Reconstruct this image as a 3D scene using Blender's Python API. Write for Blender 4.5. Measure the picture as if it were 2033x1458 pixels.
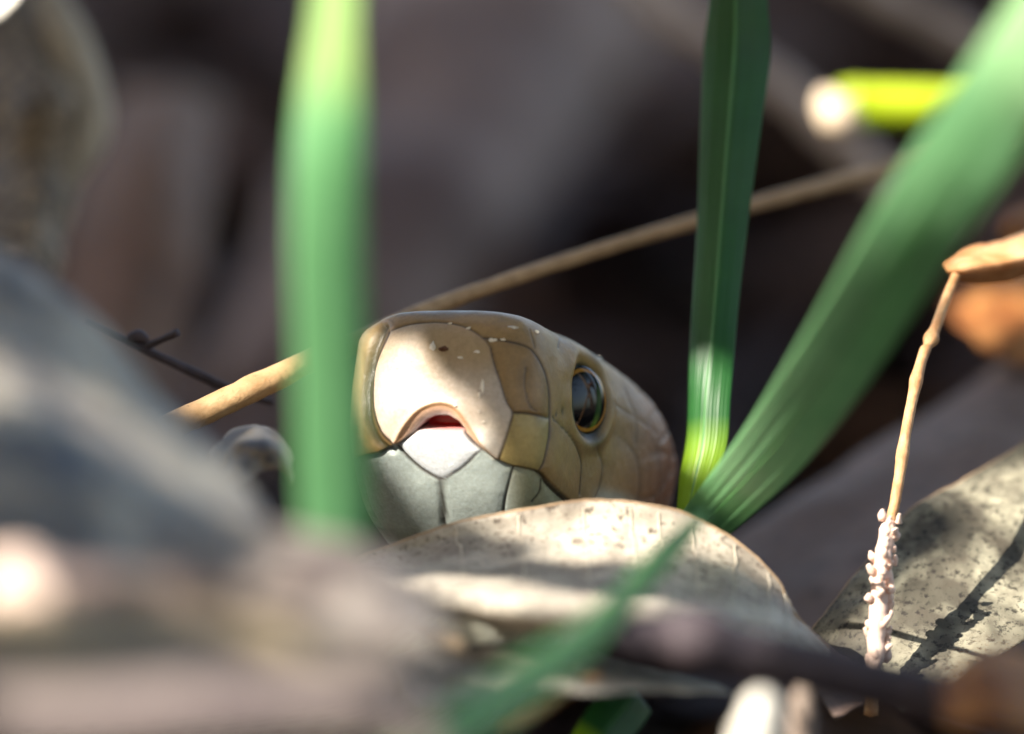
import bpy, math, random
import numpy as np
from mathutils import Vector

random.seed(7)
RNG = np.random.default_rng(7)
scene = bpy.context.scene
for o in list(bpy.data.objects):
    bpy.data.objects.remove(o)
R = math.radians

# ------------------------------------------------------------------ camera
D0 = 1.0                                  # metres from lens to the plane of focus
PITCH = R(8.0)
K = 0.080 / 2033.0                        # one photo pixel at the plane of focus, metres
FOC = np.array([0.0, 0.0, 0.040])         # the point in the picture's centre, 4 cm above ground
RV = np.array([1.0, 0.0, 0.0])
FV = np.array([0.0, math.cos(PITCH), -math.sin(PITCH)])
UV_ = np.array([0.0, math.sin(PITCH), math.cos(PITCH)])
CAM = FOC - FV * D0
cam_d = bpy.data.cameras.new('camera')
cam = bpy.data.objects.new('camera', cam_d)
scene.collection.objects.link(cam)
cam.location = CAM
cam.rotation_euler = (R(90) - PITCH, 0, 0)
cam_d.sensor_width = 36.0
cam_d.lens = 36.0 * D0 / 0.080
cam_d.clip_start = 0.05
cam_d.clip_end = 2000.0
cam_d.dof.use_dof = True
cam_d.dof.focus_distance = D0 + 0.001
cam_d.dof.aperture_fstop = cam_d.lens / 40.0
cam_d.dof.aperture_blades = 0
scene.camera = cam

# ------------------------------------------------------------------ sky, sun, exposure
SUN_EL, SUN_AZ = R(40.0), R(52.0)         # azimuth to the left of the line from scene to camera
SUNV = np.array([-math.sin(SUN_AZ) * math.cos(SUN_EL), -math.cos(SUN_AZ) * math.cos(SUN_EL), math.sin(SUN_EL)])
world = bpy.data.worlds.new('World')
scene.world = world
world.use_nodes = True
wn = world.node_tree
wn.nodes.clear()
sky = wn.nodes.new('ShaderNodeTexSky')
sky.sky_type = 'NISHITA'
sky.sun_disc = False
sky.air_density = 1.0
sky.dust_density = 4.0
sky.ozone_density = 1.0
sky.sun_elevation = SUN_EL
sky.sun_rotation = math.atan2(SUNV[0], SUNV[1])
bg = wn.nodes.new('ShaderNodeBackground')
bg.inputs[1].default_value = 0.15
wo = wn.nodes.new('ShaderNodeOutputWorld')
wn.links.new(sky.outputs[0], bg.inputs[0])
wn.links.new(bg.outputs[0], wo.inputs[0])
sun_d = bpy.data.lights.new('sun', 'SUN')
sun_d.energy = 3.8
sun_d.angle = R(0.53)
sun_d.color = (1.0, 0.96, 0.90)
sun = bpy.data.objects.new('sun', sun_d)
scene.collection.objects.link(sun)
sun.rotation_euler = Vector(SUNV).to_track_quat('Z', 'Y').to_euler()
sun.location = FOC + SUNV * 2
vs = scene.view_settings
vs.view_transform = 'Standard'
vs.look = 'None'
vs.gamma = 1.0
vs.use_curve_mapping = False
vs.exposure = 1.8
vs.use_white_balance = True             # camera set for open shade
vs.white_balance_temperature = 7000
vs.white_balance_tint = 10
cy = scene.cycles
cy.use_denoising = True
cy.max_bounces = 6
cy.sample_clamp_indirect = 6.0
cy.caustics_reflective = False
cy.caustics_refractive = False

# ------------------------------------------------------------------ helpers
def P(px, py, d):
    """photo pixel (2033 wide) at d millimetres behind (+) or before (-) the plane of focus"""
    px, py, d = np.asarray(px, float), np.asarray(py, float), np.asarray(d, float)
    t = (D0 + d * 1e-3)[..., None]
    a = ((px - 1016.5) * K / D0)[..., None]
    b = (-(py - 729.0) * K / D0)[..., None]
    return CAM + t * (FV + a * RV + b * UV_)

def unproject(p):
    v = p - CAM
    t = v @ FV
    return 1016.5 + (v @ RV) / t * D0 / K, 729.0 - (v @ UV_) / t * D0 / K, (t - D0) * 1e3

def lin(h):
    h = h.lstrip('#')
    c = [int(h[i:i + 2], 16) / 255 for i in (0, 2, 4)]
    return tuple(x / 12.92 if x <= .04045 else ((x + .055) / 1.055) ** 2.4 for x in c)

def catmull(p, n):
    """Catmull-Rom through points along axis 0, resampled to n"""
    p = np.asarray(p, float)
    m = len(p)
    if m == 2:
        t = np.linspace(0, 1, n).reshape((n,) + (1,) * (p.ndim - 1))
        return p[0] * (1 - t) + p[1] * t
    q = np.concatenate([(2 * p[0] - p[1])[None], p, (2 * p[-1] - p[-2])[None]])
    t = np.linspace(0, m - 1, n)
    i = np.minimum(t.astype(int), m - 2)
    f = (t - i).reshape((n,) + (1,) * (p.ndim - 1))
    a, b, c, d = q[i], q[i + 1], q[i + 2], q[i + 3]
    return 0.5 * (2 * b + (c - a) * f + (2 * a - 5 * b + 4 * c - d) * f ** 2 + (3 * b - a - 3 * c + d) * f ** 3)

_perm = np.random.default_rng(3).permutation(4096)
_val = np.random.default_rng(4).uniform(-1, 1, 4096)
def vnoise(p):
    p = np.asarray(p, float)
    i = np.floor(p).astype(int)
    f = p - i
    f = f * f * (3 - 2 * f)
    def h(dx, dy, dz):
        a = _perm[(i[..., 0] + dx) & 4095]
        a = _perm[(a + i[..., 1] + dy) & 4095]
        return _val[_perm[(a + i[..., 2] + dz) & 4095]]
    r = 0
    for dx in (0, 1):
        for dy in (0, 1):
            for dz in (0, 1):
                w = (f[..., 0] if dx else 1 - f[..., 0]) * (f[..., 1] if dy else 1 - f[..., 1]) * (f[..., 2] if dz else 1 - f[..., 2])
                r = r + w * h(dx, dy, dz)
    return r
def fbm(p, oct=4):
    p = np.asarray(p, float)
    s, a = 0, 1.0
    for k in range(oct):
        s = s + a * vnoise(p * 2 ** k + 17.3 * k)
        a *= 0.5
    return s / 1.9

def smooth(a, b, x):
    t = np.clip((x - a) / (b - a), 0, 1)
    return t * t * (3 - 2 * t)

def make_obj(name, verts, faces, mat, parent=None, label=None, cat=None, group=None, kind=None, cols=None, uvs=None, flat=False):
    verts = np.asarray(verts, float)
    if parent is not None:
        base = np.array(parent.location)
    else:
        base = np.array([verts[:, 0].mean(), verts[:, 1].mean(), verts[:, 2].min()])
    me = bpy.data.meshes.new(name)
    me.from_pydata((verts - base).tolist(), [], [tuple(int(i) for i in f) for f in faces])
    if cols is not None:
        at = me.color_attributes.new('Col', 'FLOAT_COLOR', 'POINT')
        c4 = np.ones((len(verts), 4), np.float32)
        c4[:, :3] = cols
        at.data.foreach_set('color', c4.ravel())
    if uvs is not None:
        ul = me.uv_layers.new(name='UVMap')
        li = np.empty(len(me.loops), np.int32)
        me.loops.foreach_get('vertex_index', li)
        ul.data.foreach_set('uv', np.asarray(uvs, np.float32)[li].ravel())
    me.polygons.foreach_set('use_smooth', [not flat] * len(me.polygons))
    me.materials.append(mat)
    me.update()
    o = bpy.data.objects.new(name, me)
    scene.collection.objects.link(o)
    if parent is not None:
        o.parent = parent
    else:
        o.location = base
    tag(o, label, cat, group, kind)
    return o

def tag(o, label=None, cat=None, group=None, kind=None):
    for k, v in (('label', label), ('category', cat), ('group', group), ('kind', kind)):
        if v:
            o[k] = v

def empty(name, loc, label, cat, group=None):
    o = bpy.data.objects.new(name, None)
    o.empty_display_size = 0.005
    scene.collection.objects.link(o)
    o.location = loc
    tag(o, label, cat, group)
    return o

def grid_faces(nu, nv, off=0, wrap=False):
    f = []
    for i in range(nu - 1):
        for j in range(nv if wrap else nv - 1):
            k = (j + 1) % nv
            f.append((off + i * nv + j, off + i * nv + k, off + (i + 1) * nv + k, off + (i + 1) * nv + j))
    return f

def grid_normals(g):
    du = np.gradient(g, axis=0)
    dv = np.gradient(g, axis=1)
    n = np.cross(du, dv)
    return n / (np.linalg.norm(n, axis=-1, keepdims=True) + 1e-12)

def sheet(g, thick):
    """closed sheet of a given thickness (m) from a grid of points; returns verts, faces, uvs"""
    nu, nv = g.shape[:2]
    n = grid_normals(g)
    u, v = np.meshgrid(np.linspace(0, 1, nu), np.linspace(0, 1, nv), indexing='ij')
    edge = np.minimum(np.minimum(u, 1 - u) * nu, np.minimum(v, 1 - v) * nv)
    th = (thick * np.clip(0.35 + edge * 0.25, 0, 1))[..., None]
    a = (g + n * th * .5).reshape(-1, 3)
    b = (g - n * th * .5).reshape(-1, 3)
    f = grid_faces(nu, nv)
    N = nu * nv
    f += [tuple(reversed([i + N for i in q])) for q in grid_faces(nu, nv)]
    ring = [i * nv for i in range(nu)] + [(nu - 1) * nv + j for j in range(1, nv)] + \
           [i * nv + nv - 1 for i in range(nu - 2, -1, -1)] + [j for j in range(nv - 2, 0, -1)]
    for x, y in zip(ring, ring[1:] + ring[:1]):
        f.append((x, y, y + N, x + N))
    uv = np.stack([u, v], -1).reshape(-1, 2)
    return np.concatenate([a, b]), f, np.concatenate([uv, uv]), n

def net_surface(net, nu, nv, rough=0.0, rscale=3.0, seed=0.0, edge=0.0):
    """net: rows of (px,py,d). rough in mm of relief at rscale mm; edge = mm of ragged outline"""
    net = np.asarray(net, float)
    g = catmull(net, nu)
    g = np.swapaxes(catmull(np.swapaxes(g, 0, 1), nv), 0, 1)
    w = P(g[..., 0], g[..., 1], g[..., 2])
    if rough:
        n = grid_normals(w)
        w = w + n * (fbm(w * 1e3 / rscale + seed, 4) * rough * 1e-3)[..., None]
    if edge:
        du = np.gradient(w, axis=0); du /= np.linalg.norm(du, axis=-1, keepdims=True) + 1e-12
        dv = np.gradient(w, axis=1); dv /= np.linalg.norm(dv, axis=-1, keepdims=True) + 1e-12
        u, v = np.meshgrid(np.linspace(0, 1, nu), np.linspace(0, 1, nv), indexing='ij')
        q = w * 1e3 / 2.2 + 31 + seed
        e = fbm(q, 4) * edge * 1e-3
        wu = (u < .06) * -1.0 * (1 - u / .06) + (u > .94) * (1 - (1 - u) / .06)
        wv = (v < .06) * -1.0 * (1 - v / .06) + (v > .94) * (1 - (1 - v) / .06)
        w = w + du * (wu * e)[..., None] + dv * (wv * e)[..., None]
    return w

def surf_thing(name, net, mat, label, cat, nu=40, nv=30, thick=0.35, rough=0.3, rscale=3.0, seed=0.0, edge=0.25, group=None, parent=None):
    w = net_surface(net, nu, nv, rough, rscale, seed, edge)
    v, f, uv, n = sheet(w, thick * 1e-3)
    o = make_obj(name, v, f, mat, parent, label, cat, group, uvs=uv)
    return o, w, n

def frames(c):
    t = np.gradient(c, axis=0)
    t /= np.linalg.norm(t, axis=1, keepdims=True)
    ref = np.array([0.13, 0.31, 0.94]) if abs(t[0][2]) < .9 else np.array([1., 0, 0])
    a = np.cross(t[0], ref); a /= np.linalg.norm(a)
    A = [a]
    for i in range(1, len(c)):
        a = A[-1] - t[i] * (A[-1] @ t[i])
        A.append(a / np.linalg.norm(a))
    A = np.array(A)
    return t, A, np.cross(t, A)

def tube_mesh(c, r, ns=14, rough=0.0, rscale=1.0, seed=0.0, length_stretch=1.0):
    """c world points (m), r radii (m)"""
    t, a, b = frames(c)
    ph = np.linspace(0, 2 * np.pi, ns, endpoint=False)
    ring = (np.cos(ph)[None, :, None] * a[:, None] + np.sin(ph)[None, :, None] * b[:, None])
    rr = np.repeat(r[:, None], ns, 1)
    if rough:
        pos = c[:, None] + ring * rr[..., None]
        rr = rr * (1 + rough * fbm(pos * 1e3 / rscale + seed, 3))
    v = c[:, None] + ring * rr[..., None]
    n = len(c)
    f = grid_faces(n, ns, wrap=True)
    vv = v.reshape(-1, 3)
    # rounded caps
    e0 = c[0] - t[0] * r[0] * .35
    e1 = c[-1] + t[-1] * r[-1] * .35
    vv = np.concatenate([vv, [e0, e1]])
    N = n * ns
    for j in range(ns):
        k = (j + 1) % ns
        f.append((N, k, j))
        f.append((N + 1, (n - 1) * ns + j, (n - 1) * ns + k))
    return vv, f

def twig(name, pts, mat, label=None, cat=None, n=60, ns=14, rough=0.12, rscale=2.0, seed=0.0, parent=None, group=None, bumps=()):
    """pts rows (px,py,d,half-width px)"""
    q = catmull(np.asarray(pts, float), n)
    c = P(q[:, 0], q[:, 1], q[:, 2])
    r = q[:, 3] * K * (D0 + q[:, 2] * 1e-3)
    tt = np.linspace(0, 1, n)
    for (u, w, k) in bumps:
        r = r * (1 + k * np.exp(-((tt - u) / w) ** 2))
    v, f = tube_mesh(c, r, ns, rough, rscale, seed)
    return make_obj(name, v, f, mat, parent, label, cat, group)

def blade(name, pts, mat, rib_mat, label, cat, n=90, nv=17, fold=0.25, thick=0.22, group=None, rib=True, ribw=0.07, seed=0.0):
    """grass blade; pts rows (px,py,d,half-width px,twist deg). fold = depth of V relative to half width"""
    q = catmull(np.asarray(pts, float), n)
    c = P(q[:, 0], q[:, 1], q[:, 2])
    hw = q[:, 3] * K * (D0 + q[:, 2] * 1e-3)
    t = np.gradient(c, axis=0); t /= np.linalg.norm(t, axis=1, keepdims=True)
    side = np.cross(t, FV); side /= np.linalg.norm(side, axis=1, keepdims=True)
    nor = np.cross(side, t)
    tw = np.radians(q[:, 4])[:, None]
    s2 = side * np.cos(tw) + nor * np.sin(tw)
    n2 = nor * np.cos(tw) - side * np.sin(tw)
    x = np.linspace(-1, 1, nv)
    prof = fold * (np.abs(x) ** 1.2) + 0.012 * np.cos(x * 34)
    w = hw[:, None] * (1 + 0.015 * fbm(np.stack([np.linspace(0, 9, n), np.zeros(n), np.full(n, seed)], -1)))[:, None]
    g = c[:, None] + s2[:, None] * (x[None] * w)[..., None] + n2[:, None] * (prof[None] * w)[..., None]
    v, f, uv, _ = sheet(g, thick * 1e-3)
    o = make_obj(name, v, f, mat, None, label, cat, group, uvs=uv)
    if rib:
        for sgn in (1,):
            rv, rf = tube_mesh(c - n2 * (thick * .25e-3), np.maximum(hw * ribw, 1e-5), 8)
            make_obj('midrib', rv, rf, rib_mat, o)
    return o

# ------------------------------------------------------------------ materials
def mat_base(name):
    m = bpy.data.materials.new(name)
    m.use_nodes = True
    nt = m.node_tree
    nt.nodes.clear()
    out = nt.nodes.new('ShaderNodeOutputMaterial')
    b = nt.nodes.new('ShaderNodeBsdfPrincipled')
    nt.links.new(b.outputs[0], out.inputs[0])
    return m, nt, b, out

def nd(nt, typ, **kw):
    n = nt.nodes.new(typ)
    for k, v in kw.items():
        if isinstance(k, str) and k.startswith('i_'):
            n.inputs[int(k[2:])].default_value = v
        else:
            setattr(n, k, v)
    return n

def noise(nt, scale, detail=5.0, rough=.6, vec=None, dist=0.0):
    n = nt.nodes.new('ShaderNodeTexNoise')
    n.inputs['Scale'].default_value = scale
    n.inputs['Detail'].default_value = detail
    n.inputs['Roughness'].default_value = rough
    n.inputs['Distortion'].default_value = dist
    if vec is not None:
        nt.links.new(vec, n.inputs['Vector'])
    return n.outputs['Fac']

def ramp(nt, fac, stops):
    r = nt.nodes.new('ShaderNodeValToRGB')
    e = r.color_ramp.elements
    while len(e) < len(stops):
        e.new(0.5)
    for el, (p, c) in zip(e, stops):
        el.position = p
        el.color = (*c[:3], 1) if len(c) >= 3 else (c[0], c[0], c[0], 1)
    nt.links.new(fac, r.inputs[0])
    return r.outputs[0]

def mix(nt, a, b, fac, mode='MIX'):
    m = nt.nodes.new('ShaderNodeMix')
    m.data_type = 'RGBA'
    m.blend_type = mode
    for inp, x in ((m.inputs[0], fac), (m.inputs[6], a), (m.inputs[7], b)):
        if hasattr(x, 'is_linked') or hasattr(x, 'links'):
            nt.links.new(x, inp)
        elif isinstance(x, (int, float)):
            inp.default_value = x
        else:
            inp.default_value = (*x[:3], 1)
    return m.outputs[2]

def coords(nt, stretch=None):
    tc = nt.nodes.new('ShaderNodeTexCoord')
    v = tc.outputs['Object']
    if stretch:
        mp = nt.nodes.new('ShaderNodeMapping')
        mp.inputs['Scale'].default_value = stretch
        nt.links.new(v, mp.inputs['Vector'])
        v = mp.outputs[0]
    return v, tc.outputs['UV']

def bump(nt, b, h, strength, dist):
    bp = nt.nodes.new('ShaderNodeBump')
    bp.inputs['Strength'].default_value = strength
    bp.inputs['Distance'].default_value = dist
    nt.links.new(h, bp.inputs['Height'])
    nt.links.new(bp.outputs[0], b.inputs['Normal'])

def dead_leaf(name, c1, c2, c3, spots=0.55, spotcol='#1d1714', scale=250.0, rough=.62, trans=0.0):
    """c1/c2 large mottles, c3 fine tint, dark fungal specks"""
    m, nt, b, out = mat_base(name)
    v, uv = coords(nt)
    big = ramp(nt, noise(nt, scale * .4, 3, .55, v, .4), [(.42, lin(c1)), (.58, lin(c2))])
    mid = mix(nt, big, lin(c3), ramp(nt, noise(nt, scale * 1.7, 5, .65, v), [(.45, (0, 0, 0)), (.75, (.75, .75, .75))]))
    sp = ramp(nt, noise(nt, scale * 5, 3, .7, v), [(spots, (0, 0, 0)), (spots + .13, (.85, .85, .85))])
    col = mix(nt, mid, lin(spotcol), sp)
    nt.links.new(col, b.inputs['Base Color'])
    b.inputs['Roughness'].default_value = rough
    b.inputs['Specular IOR Level'].default_value = .35
    bump(nt, b, noise(nt, scale * 5, 6, .7, v), .35, 3e-4)
    if trans:
        tr = nt.nodes.new('ShaderNodeBsdfTranslucent')
        nt.links.new(col, tr.inputs[0])
        ms = nt.nodes.new('ShaderNodeMixShader')
        ms.inputs[0].default_value = trans
        nt.links.new(b.outputs[0], ms.inputs[1]); nt.links.new(tr.outputs[0], ms.inputs[2])
        nt.links.new(ms.outputs[0], out.inputs[0])
    return m

def bark(name, c1, c2, scale=400.0, rough=.75, spots=.6):
    m, nt, b, out = mat_base(name)
    v, uv = coords(nt)
    a = ramp(nt, noise(nt, scale, 6, .65, v, .3), [(.35, lin(c1)), (.65, lin(c2))])
    sp = ramp(nt, noise(nt, scale * 3, 4, .7, v), [(spots, (0, 0, 0)), (spots + .12, (.7, .7, .7))])
    nt.links.new(mix(nt, a, (.012, .009, .008), sp), b.inputs['Base Color'])
    b.inputs['Roughness'].default_value = rough
    bump(nt, b, noise(nt, scale * 2.5, 6, .7, v), .5, 3e-4)
    return m

def grass(name, c1, c2, trans=.35, rough=.38, lines=14.0, tcol=None, foot=None):
    m, nt, b, out = mat_base(name)
    v, uv = coords(nt)
    sx = nt.nodes.new('ShaderNodeSeparateXYZ'); nt.links.new(uv, sx.inputs[0])
    wv = nt.nodes.new('ShaderNodeMath'); wv.operation = 'MULTIPLY'; wv.inputs[1].default_value = lines * 6.283
    nt.links.new(sx.outputs[1], wv.inputs[0])
    sn = nt.nodes.new('ShaderNodeMath'); sn.operation = 'SINE'; nt.links.new(wv.outputs[0], sn.inputs[0])
    mr = nt.nodes.new('ShaderNodeMapRange'); mr.inputs[1].default_value = -1; nt.links.new(sn.outputs[0], mr.inputs[0])
    base = ramp(nt, noise(nt, 160, 4, .6, v), [(.3, lin(c1)), (.7, lin(c2))])
    f = nt.nodes.new('ShaderNodeMath'); f.operation = 'MULTIPLY'; f.inputs[1].default_value = .3
    nt.links.new(mr.outputs[0], f.inputs[0])
    col = mix(nt, base, lin(c2), f.outputs[0])
    if foot:                                  # sunlit end of the blade, painted paler into its colour
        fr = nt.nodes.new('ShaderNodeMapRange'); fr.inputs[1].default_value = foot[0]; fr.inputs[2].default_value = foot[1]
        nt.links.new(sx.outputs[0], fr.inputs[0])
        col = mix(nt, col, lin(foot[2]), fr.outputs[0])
    nt.links.new(col, b.inputs['Base Color'])
    b.inputs['Roughness'].default_value = rough
    bump(nt, b, mr.outputs[0], .25, 1e-4)
    tr = nt.nodes.new('ShaderNodeBsdfTranslucent')
    if tcol:
        tr.inputs[0].default_value = (*lin(tcol), 1)
    else:
        nt.links.new(col, tr.inputs[0])
    ms = nt.nodes.new('ShaderNodeMixShader'); ms.inputs[0].default_value = trans
    nt.links.new(b.outputs[0], ms.inputs[1]); nt.links.new(tr.outputs[0], ms.inputs[2])
    nt.links.new(ms.outputs[0], out.inputs[0])
    return m

def plain(name, c, rough=.6, var=.15, scale=600.0, trans=0.0):
    m, nt, b, out = mat_base(name)
    v, uv = coords(nt)
    l = np.array(lin(c))
    col = ramp(nt, noise(nt, scale, 4, .6, v), [(.3, tuple(l * (1 - var))), (.7, tuple(np.minimum(l * (1 + var), 1)))])
    nt.links.new(col, b.inputs['Base Color'])
    b.inputs['Roughness'].default_value = rough
    bump(nt, b, noise(nt, scale * 3, 4, .6, v), .2, 1e-4)
    return m

def attr_mat(name, rough=.7, nscale=500.0, var=.5):
    m, nt, b, out = mat_base(name)
    v, uv = coords(nt)
    at = nt.nodes.new('ShaderNodeAttribute'); at.attribute_name = 'Col'
    col = mix(nt, at.outputs[0], ramp(nt, noise(nt, nscale, 5, .65, v), [(.3, (1 - var,) * 3), (.7, (1, 1, 1))]), 1.0, 'MULTIPLY')
    nt.links.new(col, b.inputs['Base Color'])
    b.inputs['Roughness'].default_value = rough
    bump(nt, b, noise(nt, nscale * 2, 5, .65, v), .4, 3e-4)
    return m

# ================================================================== setting: ground and litter
def ground_h(x, y):
    z = 0.035 * smooth(0.12, 0.34, y) + 0.012 * smooth(-0.05, -0.2, y)
    p = np.stack([x * 22, y * 22, np.zeros_like(x)], -1)
    return z + 0.006 * fbm(p, 4) * np.exp(-(x * x + y * y) / 4) - 0.004

def build_ground():
    t = np.linspace(-1, 1, 241)
    a = np.sign(t) * (np.sinh(np.abs(t) * 8.6) / np.sinh(8.6)) * 400
    x, y = np.meshgrid(a, a, indexing='ij')
    z = ground_h(x, y)
    v = np.stack([x, y, z], -1).reshape(-1, 3)
    m, nt, b, out = mat_base('forest_soil')
    vv, uv = coords(nt)
    c = ramp(nt, noise(nt, 60, 8, .65, vv), [(.3, lin('#241b18')), (.55, lin('#3b2e28')), (.75, lin('#54443a'))])
    nt.links.new(c, b.inputs['Base Color'])
    b.inputs['Roughness'].default_value = .9
    bump(nt, b, noise(nt, 300, 8, .7, vv), .8, 1.5e-3)
    make_obj('ground', v, grid_faces(241, 241), m, kind='structure')
build_ground()

def leaf_template(nl=7, nw=5):
    u = np.linspace(0, 1, nl); w = np.linspace(-1, 1, nw)
    U, W = np.meshgrid(u, w, indexing='ij')
    half = (np.sin(np.pi * np.clip(U, 0.02, 0.985) ** .8)) ** .8
    return U, W, half
LT = leaf_template()

def litter_leaf(center, length, width, yaw, pitch, roll, curl, bend):
    U, W, half = LT
    x = (U - .5) * length
    y = W * half * width * .5
    z = curl * length * (W * half) ** 2 * .5 + bend * length * ((U - .5) ** 2)
    p = np.stack([x, y, z], -1).reshape(-1, 3)
    cy_, sy = math.cos(yaw), math.sin(yaw); cp, sp = math.cos(pitch), math.sin(pitch); cr, sr = math.cos(roll), math.sin(roll)
    Rz = np.array([[cy_, -sy, 0], [sy, cy_, 0], [0, 0, 1]])
    Ry = np.array([[cp, 0, sp], [0, 1, 0], [-sp, 0, cp]])
    Rx = np.array([[1, 0, 0], [0, cr, -sr], [0, sr, cr]])
    return center + p @ (Rz @ Ry @ Rx).T

def build_litter():
    V, F, C = [], [], []
    off = 0
    pal = [lin(c) for c in ('#4a332c', '#553c35', '#664c42', '#4b3533', '#6e5346', '#402b29', '#5e4330')]
    nl, nw = LT[0].shape
    gf = grid_faces(nl, nw)
    for i in range(2600):
        x = random.gauss(0, .16); y = random.uniform(-.32, .95)
        if i > 2000:
            x = random.gauss(0, .6); y = random.gauss(0, .8)
        L = random.uniform(.02, .06)
        lo = float(ground_h(np.array(x), np.array(y)))
        z = lo + random.uniform(.0, .006)
        if abs(y) < .06 and abs(x) < .06:
            z = lo + random.uniform(0, .003); L *= .6
        p = litter_leaf(np.array([x, y, z]), L, L * random.uniform(.25, .5), random.uniform(0, 6.3),
                        random.gauss(0, .22), random.gauss(0, .3), random.uniform(-.4, .5), random.uniform(-.5, .5))
        V.append(p); F += [tuple(off + k for k in f) for f in gf]; off += len(p)
        c = np.array(random.choice(pal)) * random.uniform(.6, 1.15)
        C.append(np.repeat(c[None], len(p), 0))
    make_obj('leaf_litter', np.concatenate(V), F, attr_mat('litter_leaves'), label='dark brown fallen leaves matted over the soil behind the snake',
             cat='leaf litter', kind='stuff', cols=np.concatenate(C))
build_litter()

# ================================================================== the snake
SK = K * 1e3                                            # mm per photo pixel
HEAD = (862.0, 792.0, -3.5)                             # pixel and depth of the snout's front

def poly_dist(px, py, poly):
    """distance in pixels to an open polyline (resampled smooth)"""
    q = catmull(np.asarray(poly, float), max(8, len(poly) * 8)) if len(poly) > 2 else np.asarray(poly, float)
    d = np.full(px.shape, 1e9)
    for a, b in zip(q[:-1], q[1:]):
        ab = b - a
        t = np.clip(((px - a[0]) * ab[0] + (py - a[1]) * ab[1]) / (ab @ ab + 1e-9), 0, 1)
        d = np.minimum(d, np.hypot(px - a[0] - t * ab[0], py - a[1] - t * ab[1]))
    return d

def in_poly(px, py, poly):
    r = np.zeros(px.shape, bool)
    n = len(poly)
    for i in range(n):
        x1, y1 = poly[i]; x2, y2 = poly[(i + 1) % n]
        c = ((y1 > py) != (y2 > py)) & (px < (x2 - x1) * (py - y1) / (y2 - y1 + 1e-12) + x1)
        r ^= c
    return r

def poly_soft(px, py, poly, soft):
    d = poly_dist_closed(px, py, poly)
    return smooth(-soft, soft, np.where(in_poly(px, py, poly), d, -d))

def poly_dist_closed(px, py, poly):
    q = np.asarray(list(poly) + [poly[0]], float)
    d = np.full(px.shape, 1e9)
    for a, b in zip(q[:-1], q[1:]):
        ab = b - a
        t = np.clip(((px - a[0]) * ab[0] + (py - a[1]) * ab[1]) / (ab @ ab + 1e-9), 0, 1)
        d = np.minimum(d, np.hypot(px - a[0] - t * ab[0], py - a[1] - t * ab[1]))
    return d

# seams between the head shields, traced in photo pixels: (points, width px, depth mm)
SEAMS = [
    ([(769, 657), (740, 723), (735, 774), (738, 817), (754, 861), (780, 886)], 7, .25),
    ([(769, 657), (813, 643), (871, 639), (922, 648), (958, 670), (974, 690)], 4, .10),
    ([(974, 690), (982, 723), (994, 759), (1005, 795), (1018, 819), (1012, 846), (1002, 879), (991, 912)], 4.5, .16),
    ([(1018, 819), (1052, 821), (1092, 830)], 5, .2),
    ([(958, 670), (994, 675), (1042, 686), (1063, 701), (1082, 734), (1092, 774), (1094, 828)], 4.5, .14),
    ([(1045, 730), (1043, 766), (1052, 803), (1067, 817)], 3.5, .10),
    ([(1094, 828), (1092, 868), (1082, 915), (1071, 937)], 4, .14),
    ([(1100, 828), (1122, 813)], 4, .12),
    ([(1100, 832), (1129, 861), (1147, 893), (1156, 926), (1152, 981)], 4, .10),
    ([(1183, 890), (1198, 923), (1192, 966), (1183, 988)], 4, .08),
    ([(1053, 654), (1063, 690)], 3.5, .07),
    ([(1111, 650), (1108, 690)], 3.5, .07),
    ([(914, 857), (940, 886), (980, 912), (1014, 928), (1071, 939), (1096, 963), (1129, 993), (1160, 1020)], 5, .26),
    ([(831, 853), (805, 872), (784, 886), (751, 901)], 4.5, .2),
    ([(784, 886), (805, 912), (834, 937), (871, 959)], 6.5, .26),
    ([(871, 959), (914, 933), (951, 897)], 4.5, .13),
    ([(871, 959), (874, 992), (878, 1053), (880, 1120)], 10, .26),
    ([(1018, 933), (1009, 966), (1000, 1013), (998, 1060)], 4.5, .16),
    ([(1083, 955), (1078, 981), (1060, 1002)], 4, .12),
    ([(1225, 860), (1262, 905), (1270, 960), (1262, 1010)], 4, .05),
    ([(1240, 770), (1262, 830), (1262, 880)], 4, .05),
    ([(1290, 860), (1315, 930), (1312, 990)], 4, .05),
    ([(1215, 800), (1260, 828), (1310, 862)], 4, .05),
]
MOUTH = [(824, 856), (840, 838), (861, 829), (886, 829), (907, 839), (922, 860), (878, 859)]
ARCH = [(784, 882), (805, 846), (831, 817), (864, 803), (893, 806), (914, 824), (940, 861), (980, 911)]
ARCH = [tuple(p) for p in catmull(np.array(ARCH, float), 48)]
ARCHP = ARCH + [(940, 886), (914, 859), (829, 856), (805, 872)]
ROSTRAL = [(769, 657), (740, 723), (735, 774), (738, 817), (754, 861), (780, 886)] + ARCH + [(985, 914), (1002, 879), (1012, 846), (1018, 819), (1005, 795), (994, 759), (982, 723), (974, 690), (958, 670), (922, 648), (871, 639), (813, 643)]
MENTAL = [(784, 886), (831, 853), (878, 857), (914, 857), (951, 897), (914, 933), (871, 959), (834, 937)]
CHIN = [(640, 930), (700, 910), (751, 901), (784, 886), (805, 872), (831, 855), (878, 858), (914, 858), (980, 912), (1014, 928), (1071, 939), (1129, 993), (1170, 1030), (1170, 1250), (680, 1250)]
LABIAL = [(1018, 819), (1092, 830), (1092, 868), (1082, 915), (1071, 937), (1014, 926), (991, 912)]

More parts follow.
